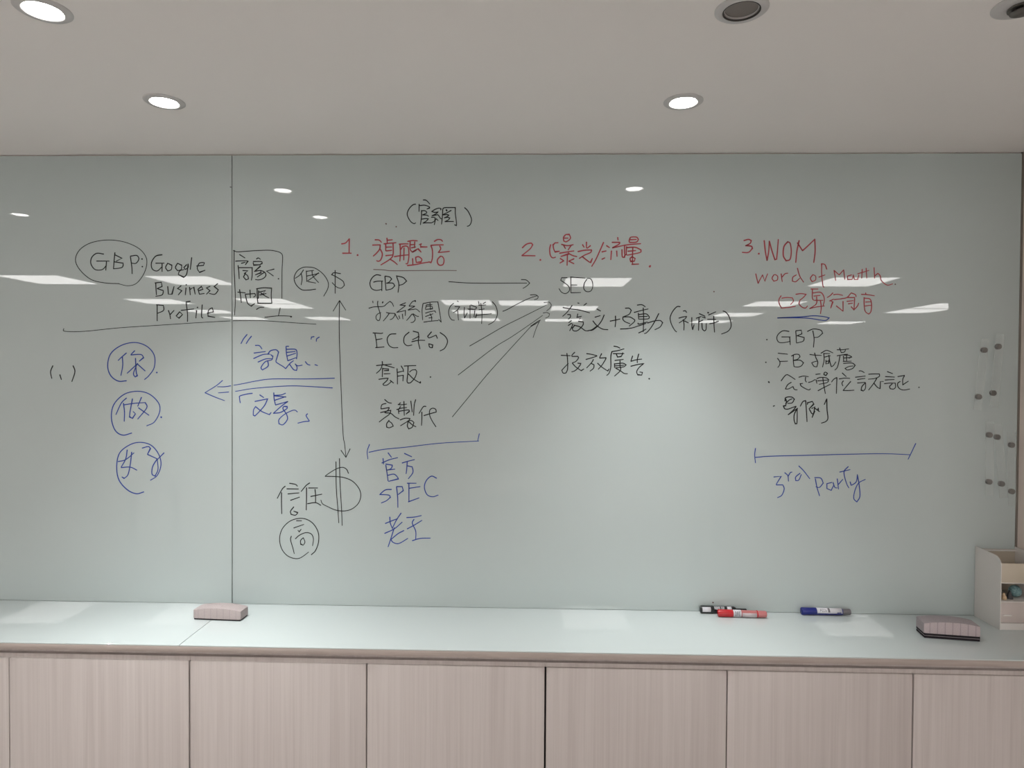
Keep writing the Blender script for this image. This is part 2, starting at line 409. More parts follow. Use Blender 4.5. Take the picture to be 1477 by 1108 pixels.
def ribbon(bm, P, wd):
    Q = [P[0]]
    for p in P[1:]:
        if (p - Q[-1]).length > 2e-4: Q.append(p)
    if len(Q) == 1: Q.append(Q[0] + Vector((wd * 0.35, 0)))
    h = wd / 2; n = len(Q); left = []; right = []
    for i in range(n):
        d = (Q[min(i + 1, n - 1)] - Q[max(i - 1, 0)])
        if d.length < 1e-9: d = Q[i] - Q[i - 1]
        d.normalize(); nn = Vector((-d.y, d.x))
        k = 1.0
        if 0 < i < n - 1:
            e = (Q[i] - Q[i - 1]).normalized(); c = max(0.6, d.dot(e)); k = 1 / c
        tt = i / (n - 1)
        hw = h * k * (1.06 - 0.22 * tt)
        left.append(Q[i] + nn * hw); right.append(Q[i] - nn * hw)
    # rounded ends
    d0 = (Q[0] - Q[1]).normalized(); d1 = (Q[-1] - Q[-2]).normalized()
    outline = left + [Q[-1] + d1 * h * 0.6 + (left[-1] - Q[-1]) * 0.5, Q[-1] + d1 * h * 0.6 + (right[-1] - Q[-1]) * 0.5]
    def V(p, y): return bm.verts.new((p.x, y, p.y))
    sec = [(Q[0] + d0 * h * 0.65 + (left[0] - Q[0]) * 0.45, Q[0] + d0 * h * 0.65 + (right[0] - Q[0]) * 0.45)]
    sec += list(zip(left, right))
    sec += [(Q[-1] + d1 * h * 0.55 + (left[-1] - Q[-1]) * 0.4, Q[-1] + d1 * h * 0.55 + (right[-1] - Q[-1]) * 0.4)]
    rows_ = [(V(l, -INK_H), V(r, -INK_H), V(l, 0.0001), V(r, 0.0001)) for l, r in sec]
    for a, c in zip(rows_[:-1], rows_[1:]):
        bm.faces.new((a[0], c[0], c[1], a[1]))
        bm.faces.new((a[0], a[2], c[2], c[0])); bm.faces.new((a[1], c[1], c[3], a[3]))
    a = rows_[0]; bm.faces.new((a[0], a[1], a[3], a[2])); a = rows_[-1]; bm.faces.new((a[0], a[2], a[3], a[1]))
def clusters(sts):
    """groups of strokes that stand well apart from one another on the glass"""
    bx = [(min(p.x for p in P), max(p.x for p in P), min(p.y for p in P), max(p.y for p in P)) for P in sts]
    par = list(range(len(sts)))
    def root(i):
        while par[i] != i: i = par[i]
        return i
    for i, a in enumerate(bx):
        for j in range(i):
            b_ = bx[j]
            g = math.hypot(max(0, a[0] - b_[1], b_[0] - a[1]), max(0, a[2] - b_[3], b_[2] - a[3]))
            if g <= max(0.017, 0.48 * max(a[1] - a[0], a[3] - a[2], b_[1] - b_[0], b_[3] - b_[2])): par[root(i)] = root(j)
    out = {}
    for i in range(len(sts)): out.setdefault(root(i), []).append(i)
    return sorted(out.values(), key=lambda v: -len(v))
def write(brd, name, label, ink, wd, *groups):
    """groups: alternating view key and stroke text; strokes are split by |"""
    xs = X_SEAM; sts = []
    for key, txt in zip(groups[0::2], groups[1::2]):
        x0, y0, s = VIEW[key]
        for st in txt.split('|'):
            P = []
            for q in st.split():
                x, y = q.split(',')
                c = at(x0 + float(x) / s, y0 + float(y) / s, 1, 0.0); P.append(Vector((c.x, c.z)))
            if not P: continue
            P = smooth(P)
            if brd is BL: P = [p for p in P if p.x < xs - 0.002]
            else: P = [p for p in P if p.x > xs + 0.002]
            if P: sts.append(P)
    for k, idx in enumerate(clusters(sts)):
        bm = bmesh.new(); long_ = 0
        for i in idx:
            ln = sum((b_ - a).length for a, b_ in zip(sts[i][:-1], sts[i][1:])); long_ = max(long_, ln)
            ribbon(bm, sts[i], wd * 0.001 * (1.55 if ln < 0.004 else 1.0))
        nm = name if k == 0 else ('ink_dot' if long_ < 0.008 else 'written_character')
        o = finish(nm, bm, M[ink], brd)
        if label and k == 0: o['label'] = label
WK, WR, WB = 3.1, 3.8, 3.1
LONG_LINE = '92,474 94,478 122,478 172,473 233,469 294,465 332,463 347,462.5 374,462.5 401,464 428,466 456,467.7'
BLUE_ARROW = '1360,508 1100,515 760,515 600,535 450,565 370,578 300,590 225,590|1340,602 1150,590 950,582 750,592 550,610 400,635 235,650|275,530 215,580 105,648|105,648 200,690 295,725'
# --- left board
write(BL, 'drawn_circle', 'black oval round the capital letters', 'black_ink', 2.2, 'a', '600,390 500,385 400,360 320,290 290,220 320,150 400,100 520,80 640,95 740,140 790,200 795,260 770,330 720,390 660,405 600,392')
write(BL, 'written_word', 'black capitals inside the oval', 'black_ink', WK, 'a', '490,180 440,175 405,205 400,250 430,290 480,290 510,260|440,230 530,230|510,235 505,295|570,170 565,220 560,285|570,185 620,210 580,230|565,235 630,245 620,275 560,285|680,200 690,270 692,320|680,195 725,190 740,215 720,245 690,245|762,214 764,217|764,268 766,271')
write(BL, 'written_word', 'black first line to the right of the oval', 'black_ink', WK, 'a', '905,185 860,195 830,240 835,285 870,300 905,270|860,245 920,245|905,250 905,305|945,245 930,275 945,300 970,290 975,260 945,245|1015,245 1000,275 1015,298 1040,290 1045,260 1015,245|1080,255 1060,275 1070,290 1090,275 1090,250|1090,250 1080,320 1060,345 1020,325 1030,300 1060,290|1115,205 1110,250 1105,290|1150,265 1200,260 1205,240 1170,245 1155,280 1170,310 1210,295')
write(BL, 'written_word', 'black second line to the right of the oval', 'black_ink', WK, 'a', '860,385 862,430 865,470|855,385 900,380 905,410 870,425|870,425 915,440 905,470 860,480|945,410 950,465 975,465 990,410|1040,405 1015,425 1045,440 1020,470|1075,420 1070,470|1076,398 1078,400|1100,415 1105,470|1105,430 1130,415 1140,465|1165,440 1195,430 1185,410 1160,430 1170,465 1205,460|1245,410 1220,420 1245,440 1220,465|1300,390 1275,410 1305,435 1280,465 1240,460')
write(BL, 'written_word', 'black third line to the right of the oval', 'black_ink', WK, 'a', '870,545 870,600 870,655|865,540 915,545 915,580 875,600|950,580 960,610 965,640|962,610 990,580|1030,590 1005,620 1025,635 1050,610 1030,590|1105,515 1075,520 1085,600 1085,660|1040,580 1130,570|1150,580 1145,635|1156,558 1158,561|1190,540 1185,620 1195,635|1225,600 1270,590 1260,560 1235,580 1230,620 1280,630')
write(BL, 'drawn_line', 'long black rule, left of the joint', 'black_ink', 2.1, 'f', LONG_LINE)
write(BL, 'written_mark', 'black bracketed stroke at the far left', 'black_ink', 3.4, 'c5', '75,220 60,260 68,305|122,280 132,312|210,220 222,260 202,325')
write(BL, 'circled_word', 'topmost blue circled word', 'blue_ink', WB, 'c5', '565,320 510,322 460,285 440,220 460,140 530,85 620,65 700,90 750,150 750,230 715,285 685,312|565,135 530,165 510,185|538,160 540,220 528,285|620,120 595,145|595,148 660,145 680,165 650,190|625,170 630,260 638,285 622,295 612,270 635,210|640,205 570,270|640,210 690,255|766,264 769,267')
write(BL, 'circled_word', 'middle blue circled word', 'blue_ink', WB, 'c5', '600,668 540,682 490,650 465,570 480,480 550,410 640,390 720,410 780,470 785,530 750,595 700,620|565,435 530,470 495,545|545,470 552,530 550,590|550,480 620,470 690,465|605,440 590,520 585,560 605,570 625,540 610,525|665,430 640,490|690,465 700,500 640,575|645,500 715,550|796,560 797,566')
write(BL, 'circled_word', 'lowest blue circled word', 'blue_ink', WB, 'c5', '680,1060 630,1072 570,1045 515,980 500,890 520,800 590,745 660,730 730,750 780,810 795,880 770,950 725,982|570,780 560,840 530,895|530,898 590,895 635,915|510,858 560,845 615,800|600,795 590,880 575,945 550,970 535,960|670,768 710,758 725,770 705,810|705,810 770,840|815,800 770,845|770,840 740,890 735,940 755,955 775,910 770,845')
write(BL, 'drawn_arrow', 'head of the double blue arrow', 'blue_ink', 2.6, 'c6', BLUE_ARROW)
# --- right board
write(BR, 'drawn_line', 'black rule end, right of the joint', 'black_ink', 2.1, 'f', LONG_LINE)
write(BR, 'drawn_arrow', 'shaft of the double blue arrow', 'blue_ink', 2.6, 'c6', BLUE_ARROW)
write(BR, 'drawn_frame', 'black round cornered frame', 'black_ink', 2.5, 'b', '75,65 75,300 85,550 92,750 80,960|75,65 130,80 350,65 550,58 650,70 720,95 748,150 740,350 738,730|715,860 690,970|500,990 690,970 860,975 868,985|68,62 80,68|860,978 868,990')
write(BR, 'written_word', 'black two line word in the frame', 'black_ink', WK, 'b', '150,118 225,165|95,210 180,205 270,205 230,260|175,240 230,225|130,270 140,370 145,455|140,300 240,300 325,300 325,400 315,475|195,340 265,345 215,380|235,370 205,430 240,470 275,455 260,410 215,380|385,180 410,165 440,185|340,215 450,215 465,240 430,260|340,230 345,265 430,260 440,280 355,355|370,350 440,340 500,365 515,410 480,450 420,470 370,465|440,340 450,370 370,400|495,365 395,430|630,320 525,348 620,415|690,453 692,457|125,640 230,650|150,605 165,700 175,785|230,670 300,665 365,660 370,690 345,710|295,610 300,720|230,675 260,790 310,835 360,800|395,590 395,700 405,795|385,595 480,580 595,585 590,690 598,795|400,795 500,795 590,795|415,620 410,730|420,640 510,620 460,680|430,680 520,660|445,650 500,690 555,720|385,880 430,855 490,850')
write(BR, 'circled_word', 'small black circled word beside the dollar sign', 'black_ink', 2.6, 'c4', '1000,570 920,580 850,575 790,520 770,450 800,380 860,340 930,335 1000,350 1080,410 1130,490 1130,560 1085,645|870,365 830,420 780,455|845,400 855,460 845,525|900,375 905,490|900,380 980,370|905,430 1000,410 1035,395 960,450 910,485|960,375 970,430 1030,500|920,490 1000,505')
write(BR, 'written_symbol', 'small black dollar sign', 'black_ink', 2.7, 'c4', '1265,405 1195,395 1170,415 1220,440 1290,485 1305,530 1270,560 1220,545 1175,500|1207,370 1207,615')
write(BR, 'drawn_arrow', 'tall black double headed arrow', 'black_ink', 2.3, 'f', '489.8,433.5 489.3,470 490.5,520 494.5,620 497,640 499,659|489.8,433.5 480.5,449|489.8,433.5 498.7,447.5|491.8,649.5 499,660|505,647.5 499,660')
write(BR, 'written_word', 'blue quoted word above the double arrow', 'blue_ink', WB, 'y7', '90,20 50,70 20,125|140,40 105,85 80,125|855,45 825,50 820,75|915,50 885,70 880,100|185,145 230,148 260,185|170,232 300,215|165,295 270,250 350,245|215,335 300,300 370,295|325,320 330,380 265,425 250,395 300,330 370,310 385,270 360,250|330,240 360,205 420,195 450,220 430,290 420,330 450,355 500,385 530,410|565,155 535,155|535,160 540,240 555,320|540,190 640,190 660,230 655,300|545,225 640,215|550,265 645,235|555,320 650,285|575,360 620,420 655,430 660,395 640,355|640,360 670,378 720,370|530,410 580,350 620,320|755,330 780,360 810,370|865,365 895,375')
write(BR, 'written_word', 'blue bracketed word below the double arrow', 'blue_ink', WB, 'y7', '150,692 90,700 10,722 5,750 12,800|235,710 280,740|180,785 250,770 325,755 290,830 230,900 180,950 160,940 165,880 190,840|195,850 260,900 345,935 365,910|395,685 400,760 415,825|400,715 480,710 530,690|400,720 535,735|410,770 530,730|415,825 555,785|555,785 480,840 390,920|390,920 470,910 540,870 550,845 510,840 500,870 540,930 550,990 500,1050 455,1040 455,990 520,930 600,890 640,885 665,905|780,925 765,950 800,1005|800,1010 740,1015 670,1032')
write(BR, 'written_word', 'black word left of the big dollar sign', 'black_ink', WK, 'c7', '205,335 175,365 130,450|170,395 170,500 172,595|245,308 300,318 320,335|220,360 330,362|230,408 335,398|255,468 340,438|285,530 255,570 260,600 300,608 325,585 285,570|435,305 400,330 355,385|405,350 405,450 403,560|425,352 510,352|485,365 490,420 490,490|445,432 550,410|415,500 490,490 540,515')
write(BR, 'written_symbol', 'large black dollar sign', 'black_ink', 2.6, 'c7', '682,105 685,350 700,550 708,680|715,75 720,300 735,560 740,705|800,215 780,175 740,158 680,175 600,225 580,242|580,242 680,245 760,255 840,290 900,360 915,430 890,500 830,550 760,568 680,560 600,525 555,500 540,465')
write(BR, 'circled_word', 'lowest black circled word', 'black_ink', 2.7, 'c7', '450,980 490,940 518,860 515,770 470,690 400,645 320,640 240,670 175,740 152,830 170,920 220,985 290,1015 350,1008 425,955|310,660 360,660|285,728 380,695|325,750 335,765 355,740|262,805 255,840 275,910 290,970|300,830 340,795 400,772 450,785 470,830 462,895|375,820 350,845 350,880 375,890 390,860 375,820')
write(BR, 'written_word', 'black bracketed word at the top', 'black_ink', WK, 'y4', '240,180 195,190 140,240 100,310 92,370 120,440 165,500 215,525 240,510|375,105 420,108 460,140 492,178|303,180 300,310|310,205 400,198 480,225 490,245 440,265|345,290 345,400 335,480 325,545|345,298 400,295 435,315 430,340 360,370|365,370 440,375 470,395|350,445 420,435 465,440 430,480 370,515|370,515 450,510 520,510 570,485|525,310 590,270 650,250 690,258 685,285|525,310 580,325 640,318 600,350 530,385|530,385 600,372 640,372 680,430 700,440|520,412 575,412|585,420 585,480 572,545|575,470 610,440 640,470|720,275 715,400 700,535|720,275 745,245 850,240 945,240 945,350 960,460 968,560 930,545|785,280 795,300|870,290 800,330 720,365|720,370 800,365 830,375 790,405 750,420|750,422 810,412 845,425 820,460 760,488|760,490 840,487 915,487|1110,242 1160,290 1205,370 1232,450 1220,520 1190,560 1155,572')
write(BR, 'written_heading', 'red first heading with its number', 'red_ink', WR, 'c8', '85,550 125,540 160,500|160,500 158,640|95,640 180,640|239,657 243,661', 'z1', '125,68 190,72 230,110|85,155 210,150|210,150 200,220 150,285 95,335|205,215 240,280 240,340 215,400 180,420 150,410|320,40 325,115|325,75 410,68|270,135 350,125 420,120 470,115|300,140 300,250|300,190 400,185|310,250 400,240|420,125 420,310 370,385 220,480|300,328 420,315|370,385 440,430 490,475|520,140 600,135 670,135|535,150 540,290 530,420|575,180 545,230|575,180 630,170 670,200 680,330 660,450 630,460|600,200 595,400|440,345 560,325 670,315|660,95 740,80 820,85|700,100 700,220 735,270|705,150 780,145|720,200 790,185|740,270 800,240|775,100 770,200|735,270 790,235 830,215 880,270|850,150 880,130 870,185 980,185|740,375 745,480|790,360 800,440|790,355 840,345 890,385 880,430 800,440|655,490 780,475 900,450 1000,435|1040,160 1065,240 1065,360 1045,440 1000,430|1040,160 1130,152 1245,150|1095,95 1150,65 1210,70 1230,95|1185,170 1200,215 1170,265 1180,275 1345,258|1200,335 1150,390 1150,450 1185,485 1240,470 1255,400 1235,350 1200,335')
write(BR, 'underline', 'faded underline of the first red heading', 'faded_ink', 2.2, 'z1', '100,555 250,560 400,575 800,572 1200,570 1460,572')
write(BR, 'written_word', 'black capitals under the first heading', 'black_ink', WK, 'c8', '465,855 420,850 380,880 360,930 375,980 420,1000 475,990|395,920 430,912 485,910|475,915 475,1005|505,865 510,930 515,995|505,862 550,870 570,890 545,920 520,930|520,930 580,930 600,955 570,985 515,998|620,870 640,940 632,1020|615,860 680,875 715,910 680,940 645,950')
write(BR, 'drawn_arrow', 'short level black arrow', 'black_ink', 2.4, 'e3', '725,130 900,140 1280,140|1240,115 1275,118 1300,140 1280,160 1252,178')
write(BR, 'written_word', 'black second item of the first list', 'black_ink', 2.6, 'z2', '95,115 100,150|185,115 180,170 195,240 215,300 230,370 215,450 185,462 155,430 155,380 190,340 240,320|275,130 265,150|25,242 120,218 280,210 340,165 400,118|400,120 440,155 465,210|335,318 390,330 490,335 480,380 440,430 400,445|390,330 340,400 280,470|680,145 575,185|575,185 680,195 600,255 520,315|520,315 600,300 680,280|490,340 520,400 550,445|560,375 575,430|620,345 630,435|675,285 672,375|850,110 800,125 740,200|845,105 855,125|740,205 840,205|840,210 720,270|720,275 800,265 870,260 930,310|790,345 740,410 695,460|800,345 840,400 845,450 810,490 770,495|810,340 870,380 910,388|985,170 970,280 980,450|985,160 1120,135 1255,130|1250,130 1280,300 1310,490|1310,490 1265,440|1000,490 1100,475 1260,460|1110,150 1120,270|1040,200 1060,180 1150,180|1030,250 1050,210 1140,210 1160,250 1030,265|1030,330 1110,305 1195,290 1215,320|1030,390 1100,365 1165,340|1110,340 1140,400 1140,460|1090,415 1150,410', 'z3', '125,110 85,145 62,210 70,270 100,315 135,322|170,80 185,90|140,150 200,152|200,152 165,200 120,225|175,205 185,320|260,160 255,230 260,295|260,295 295,230|330,135 330,300|340,130 415,160 390,185 300,180|310,185 360,180|390,200 380,280 400,290 415,240|400,262 500,250 600,240|435,85 445,130|525,95 490,115|435,135 530,130|440,190 510,180|465,110 480,230 475,365|610,90 650,140 672,210 665,280 625,340 560,378')
write(BR, 'drawn_arrow', 'highest slanting black arrow', 'black_ink', 2.3, 'z3', '740,210 800,185 900,130 1010,75 1090,40 1170,15|1085,5 1150,2 1185,25 1175,50 1135,65')
write(BR, 'drawn_arrow', 'second slanting black arrow', 'black_ink', 2.0, 'z3', '325,645 500,545 750,400 950,300 1150,200 1290,130|1255,100 1320,95 1350,130 1330,170 1290,205')
write(BR, 'drawn_arrow', 'third slanting black arrow', 'black_ink', 1.9, 'z3', '182,1008 400,840 650,652 850,530 1100,360 1240,260|1245,230 1290,225 1325,240 1315,275 1275,295')
write(BR, 'drawn_arrow', 'longest slanting black arrow', 'black_ink', 1.9, 'z3', '107,1534 300,1300 560,985 860,652 1000,500 1100,395 1210,320|1205,325 1160,420 1120,540|1090,395 1180,335 1215,318|1095,400 1190,345')
write(BR, 'written_word', 'black capitals and bracketed word, third item', 'black_ink', WK, 'd1', '95,318 155,322 170,318|110,325 120,380 125,430|120,370 165,362|115,430 180,425|270,325 225,330 203,365 215,410 245,430 285,430|370,312 335,345 330,390 355,415 392,410|400,305 440,315 440,345 395,370|390,385 440,375 490,375|445,345 440,385 452,440|540,310 510,345 525,355 575,335|575,335 585,360|520,400 525,425 545,432 550,410 520,400|605,315 645,345 662,385 640,435 605,455')
write(BR, 'written_word', 'black fourth item of the first list', 'black_ink', WK, 'z4', '80,125 180,115 300,105|165,65 165,110 140,180 80,238|180,110 260,135 340,158|170,160 168,230 165,290|180,170 260,175 260,195 190,200|190,245 280,242|115,325 200,312 250,310 230,345 175,395 190,412 240,405 300,355|280,340 330,380|380,170 385,280 385,395|385,225 470,205|440,130 470,180|470,180 475,215|385,280 470,265|470,265 465,350|485,132 560,128 655,125|540,135 535,250 525,350 540,380 580,370 640,300 665,220 650,185 600,190 560,220|545,245 620,320 715,378|715,378 720,360|864,290 868,294')
write(BR, 'written_word', 'black last item of the first list', 'black_ink', WK, 'z4', '200,618 250,660 300,672|220,675 160,695 145,755|150,755 270,735 250,770 200,810|140,808 220,790 290,775 270,830 190,890 120,945|210,812 290,820 350,870 410,900|265,920 230,970 230,1020 270,1028 325,1005 300,960 255,930|395,690 440,695 520,685|430,665 400,695|480,645 482,750 485,850|375,765 440,745 520,735|400,770 405,825|400,790 540,770 560,790 510,830|430,720 400,770|580,640 590,720 600,800|650,620 630,700 620,850|425,915 500,890 570,895 540,930 430,1000|545,925 530,1000 550,1045 600,1020 625,950 590,925 545,925|545,935 600,985 655,1015|740,800 740,900 735,995|800,718 760,725 700,820|770,852 860,825 950,800 940,760 895,745 855,775 855,850 890,930 945,1015')
write(BR, 'bracket_line', 'blue bracket under the first list', 'blue_ink', 2.6, 'd2', '80,130 60,190 65,260|75,200 200,175 400,155 700,120 1050,100|1055,35 1040,100')
write(BR, 'written_word', 'blue three line note under the bracket', 'blue_ink', WB, 'd2', '245,205 275,245|200,255 205,305|190,295 260,265 330,248|225,315 235,380 245,455|225,305 285,315 270,345 230,360|230,358 305,350|240,405 300,395 340,435 250,458|390,210 455,240|370,295 420,280 480,265|415,285 410,350 405,390|415,320 460,330 465,380 425,435|275,530 220,535 170,575 250,580 265,600 230,630 185,650|320,510 330,600 332,690|320,505 370,505 380,540 335,575|415,475 495,475|430,480 430,640|430,520 530,505|425,640 520,605|675,430 630,412 585,450 567,510 590,575 640,595 690,580|260,775 265,830 285,880|220,832 300,800 330,790|360,740 320,800 285,870|215,920 300,880 370,820|300,870 265,980 245,1040|385,895 330,925 270,975 290,1000 340,1010 420,965|410,780 480,775 540,762|475,795 460,830 490,900 490,970|415,880 480,845 545,805|460,985 530,965 620,962')
write(BR, 'written_heading', 'red second heading with its number', 'red_ink', WR, 'd3', '90,185 130,150 175,140 190,155 165,195 85,260|85,260 215,262|263,301 268,304|1322,368 1330,358', 'z5', '45,190 30,260 40,350 75,390 120,380|80,185 90,250 110,300 180,290|90,190 110,165 160,160|270,40 240,80 245,135 285,145 345,95 330,35 275,35|250,90 310,90|210,185 300,205 390,190|240,195 270,250|360,195 310,270|180,320 300,300 400,285|310,300 320,330 200,370|315,320 380,355 445,372|300,340 295,505|190,400 245,435|245,435 185,470|400,405 320,440|320,440 400,480|590,150 590,240|530,190 555,230|650,205 600,245|460,295 560,275 670,270 650,310 560,350 480,400|530,375 600,430 650,465 680,400|850,155 790,290 730,420 670,520|895,205 940,235|825,300 890,285|825,412 870,390|1065,80 1070,120|980,155 1100,155 1080,185 985,235|985,238 1070,220 1160,200|970,285 960,420|1050,285 1055,370|1130,265 1135,370 1165,385 1175,340|1255,85 1240,130 1255,155 1350,150 1380,110 1350,75 1270,75 1255,90|1255,115 1350,110|1165,200 1280,185 1415,175|1170,205 1170,320 1190,350|1200,220 1195,300 1200,345|1200,235 1330,230 1420,270 1400,310 1210,350|1220,290 1340,280|1295,230 1290,350 1290,490|1290,370 1255,400 1260,445 1320,440 1330,400 1290,375|1280,490 1385,485')
write(BR, 'written_word', 'black three capitals under the second heading', 'black_ink', 2.6, 'd3', '525,475 470,475 462,500 500,525 540,560 545,600 510,628 470,615 445,580|560,475 560,550 560,620|560,620 655,618|555,468 640,475 700,478|565,545 620,545|715,490 690,530 685,580 710,608 750,605 770,570 770,520 750,485 715,480')
write(BR, 'written_word', 'black longest line of the second list', 'black_ink', WK, 'z6', '230,70 250,75|355,75 315,105|20,135 130,155 250,170 400,210|150,105 110,160 70,210 15,260|85,235 125,235 125,270 95,300|230,225 220,270|215,275 285,260 255,300|95,390 140,360 160,375 135,430 115,465|140,320 100,350|175,385 260,410 330,460 370,465|240,330 310,340 300,390 230,460 170,465 150,430 190,385|370,465 430,450 500,400|500,155 555,185|475,272 550,250|605,240 570,320 510,400 440,455 390,460|445,325 500,390 580,440 660,450|690,328 770,312 830,298|765,255 768,340 760,410|905,145 960,145 990,175 960,230 880,265|875,265 870,300 900,335 970,365|880,268 970,270 1040,310 1030,340 960,400|835,440 930,435 1020,420 1090,395|1075,100 1140,95 1190,125|1030,205 1120,180 1230,155|1160,140 1165,300 1160,480|1090,215 1095,300|1095,235 1200,225 1245,265 1230,295 1100,300|1105,265 1220,260|1085,355 1100,370 1220,340|1095,395 1200,360|1095,495 1140,475 1200,440|1380,220 1330,320 1270,420 1210,490 1175,505|1220,355 1320,325 1400,320 1435,350 1400,410 1325,450', 'y6', '350,100 290,100 220,170 170,260 155,340 185,450 240,550 280,590|410,185 450,180 475,215|325,322 400,300 475,290 440,340 330,415|410,350 425,450 420,555|430,375 510,415|575,310 575,450 590,545|590,545 620,450|720,235 830,285 825,320|660,325 760,290|715,310 705,560|780,300 840,320|770,420 780,530 820,570 850,540 855,425|720,390 790,360|885,215 900,220|900,260 960,235 1040,200|880,345 1040,345|920,430 1000,415 1095,380|1000,285 1005,450 1015,595|1180,185 1230,205 1290,280 1330,400 1330,500 1270,580 1150,630')
write(BR, 'written_word', 'black last line of the second list', 'black_ink', WK, 'z7', '95,180 230,185|180,150 190,250 190,380 165,440 125,440 105,400 150,350 200,300|295,135 260,170 250,190|255,195 340,195 350,220 310,270 260,290|260,295 310,350 390,405 430,380|340,295 390,300 340,370 290,410 250,422|470,155 540,165 620,185|460,240 550,215 625,190|570,240 540,290 470,365|540,300 580,320 570,370 520,412|690,155 660,215|660,220 760,215 730,270 690,330 640,385|630,295 690,350 780,410 800,380|870,45 920,55 960,75|840,125 930,110 1020,85|840,130 825,200 825,350 800,440 765,475|860,155 1020,155|905,160 925,205 980,190 1000,140|920,205 980,200|885,255 1010,240|880,300 880,360|890,305 1000,295 1050,320 1010,350 890,365|960,260 960,350|890,335 1020,325|970,350 960,410 880,485|900,370 970,410 1020,445 1070,450|1145,190 1120,265|1120,268 1200,245 1280,235|1235,160 1215,240 1215,290|1120,340 1220,315 1310,300 1240,360 1205,420 1220,465 1280,470 1290,430 1250,425|1388,520 1391,530')
write(BR, 'written_heading', 'red third heading of capitals with its number', 'red_ink', WR, 'd5', '80,105 120,95 145,105 135,130 95,150|95,150 145,155 155,175 120,210 65,210|211,220 214,224|260,105 270,200 285,282|285,282 300,200 305,110|305,110 330,200 355,275 370,270 378,190 385,95|470,115 435,160 430,240 455,285 490,270 500,200 490,130 465,115|570,105 550,200 540,300|555,125 600,195|600,195 650,150 710,92|708,92 712,200 700,300')
write(BR, 'written_word', 'red line in letters under the third heading', 'red_ink', 2.9, 'd5', '185,400 205,485|205,485 245,410|245,410 265,465 290,400|345,410 330,440 345,465 375,455 380,425 360,408 345,410|410,400 420,470|418,430 445,400 470,395|545,410 515,430 510,465 540,470 575,440|555,350 575,420 610,475|690,410 670,440 685,470 715,455 715,420 690,408|815,360 800,320 770,310 770,400 780,500 790,520|745,430 800,410|880,370 895,460|880,370 925,410|925,410 965,365|965,365 975,450|1035,410 1000,420 1000,450 1040,450 1050,420|1050,410 1060,450 1090,450 1100,410|1130,360 1125,440|1090,400 1190,370|1165,350 1170,440|1235,345 1240,440|1240,420 1270,395 1290,420 1300,460 1350,500 1400,490')
write(BR, 'written_word', 'red last line above the blue underline', 'red_ink', 3.0, 'z8', '65,115 35,170 40,230 70,285|75,150 150,140 225,145 240,190 200,240|65,290 180,280 270,265|275,95 350,85 420,95 380,140 330,180|330,190 320,230 360,275 410,290 440,260|490,20 590,20|510,30 510,150 530,180|520,75 620,65 665,110 680,180 660,260|530,120 620,110|570,130 565,230 470,298|540,180 660,180|470,298 560,275 680,260|625,190 635,280 625,370|800,75 760,115 720,140|810,165 750,190|770,190 800,200 770,290|810,100 870,95 940,110|820,170 910,160|945,195 945,335|850,260 945,335|910,160 1000,140 1060,75|1060,75 1120,100 1130,130|1010,140 1110,140 1105,220 1100,320|1000,195 1090,185|1020,230 1080,220|1060,270 1100,315 1150,260 1165,220|1205,95 1290,100 1390,115|1265,75 1270,100|1245,140 1245,240 1255,330|1255,150 1330,165 1350,250 1340,340 1310,375 1270,350 1250,310|1265,205 1340,200|1260,260 1340,250')
write(BR, 'underline', 'blue looped underline', 'blue_ink', 2.8, 'z8', '15,430 100,425 350,415 520,400 660,410 750,430 700,465 620,460 500,440 350,430 100,430 15,432')
write(BR, 'written_word', 'black first bulleted line of capitals', 'black_ink', 2.7, 'd6', '147,226 150,229|330,160 280,155 240,185 230,220 250,250 300,250 340,240|270,205 340,205|335,210 340,270|385,160 388,200 390,250|385,155 430,150 435,180 395,195|395,195 455,210 445,240 390,255|525,155 535,220 530,290|480,160 530,140 590,150 605,175 570,205 535,210')
write(BR, 'written_word', 'black second bulleted line', 'black_ink', 2.7, 'd6', '139,412 142,415', 'y1', '135,160 285,175|125,240 160,290 160,340 130,385|160,290 285,285|375,190 375,280 385,370|345,205 400,178 460,180 480,215 440,255 380,270|380,275 480,270 535,310 500,360 440,378 385,370|635,180 720,190 820,195|710,155 730,230 760,300 745,375 700,365 665,310 720,290 750,285|855,165 860,270 835,378|810,160 900,115 1000,155|850,165 950,165|870,220 930,205 960,200|890,270 890,330 930,320 945,230|935,190 950,290 975,375 1010,350 1045,295|900,290 945,275|1065,105 1150,105 1250,90|1105,75 1130,150|1130,150 1180,140 1200,100|1065,200 1180,180 1230,175|1110,205 1090,310 1065,390 1030,425|1165,200 1170,290|1180,190 1240,190 1300,215 1250,240|1175,235 1280,225|1215,195 1215,280|1160,290 1290,285|1165,320 1300,315 1350,350 1310,400 1230,425 1190,400 1250,370 1320,360')
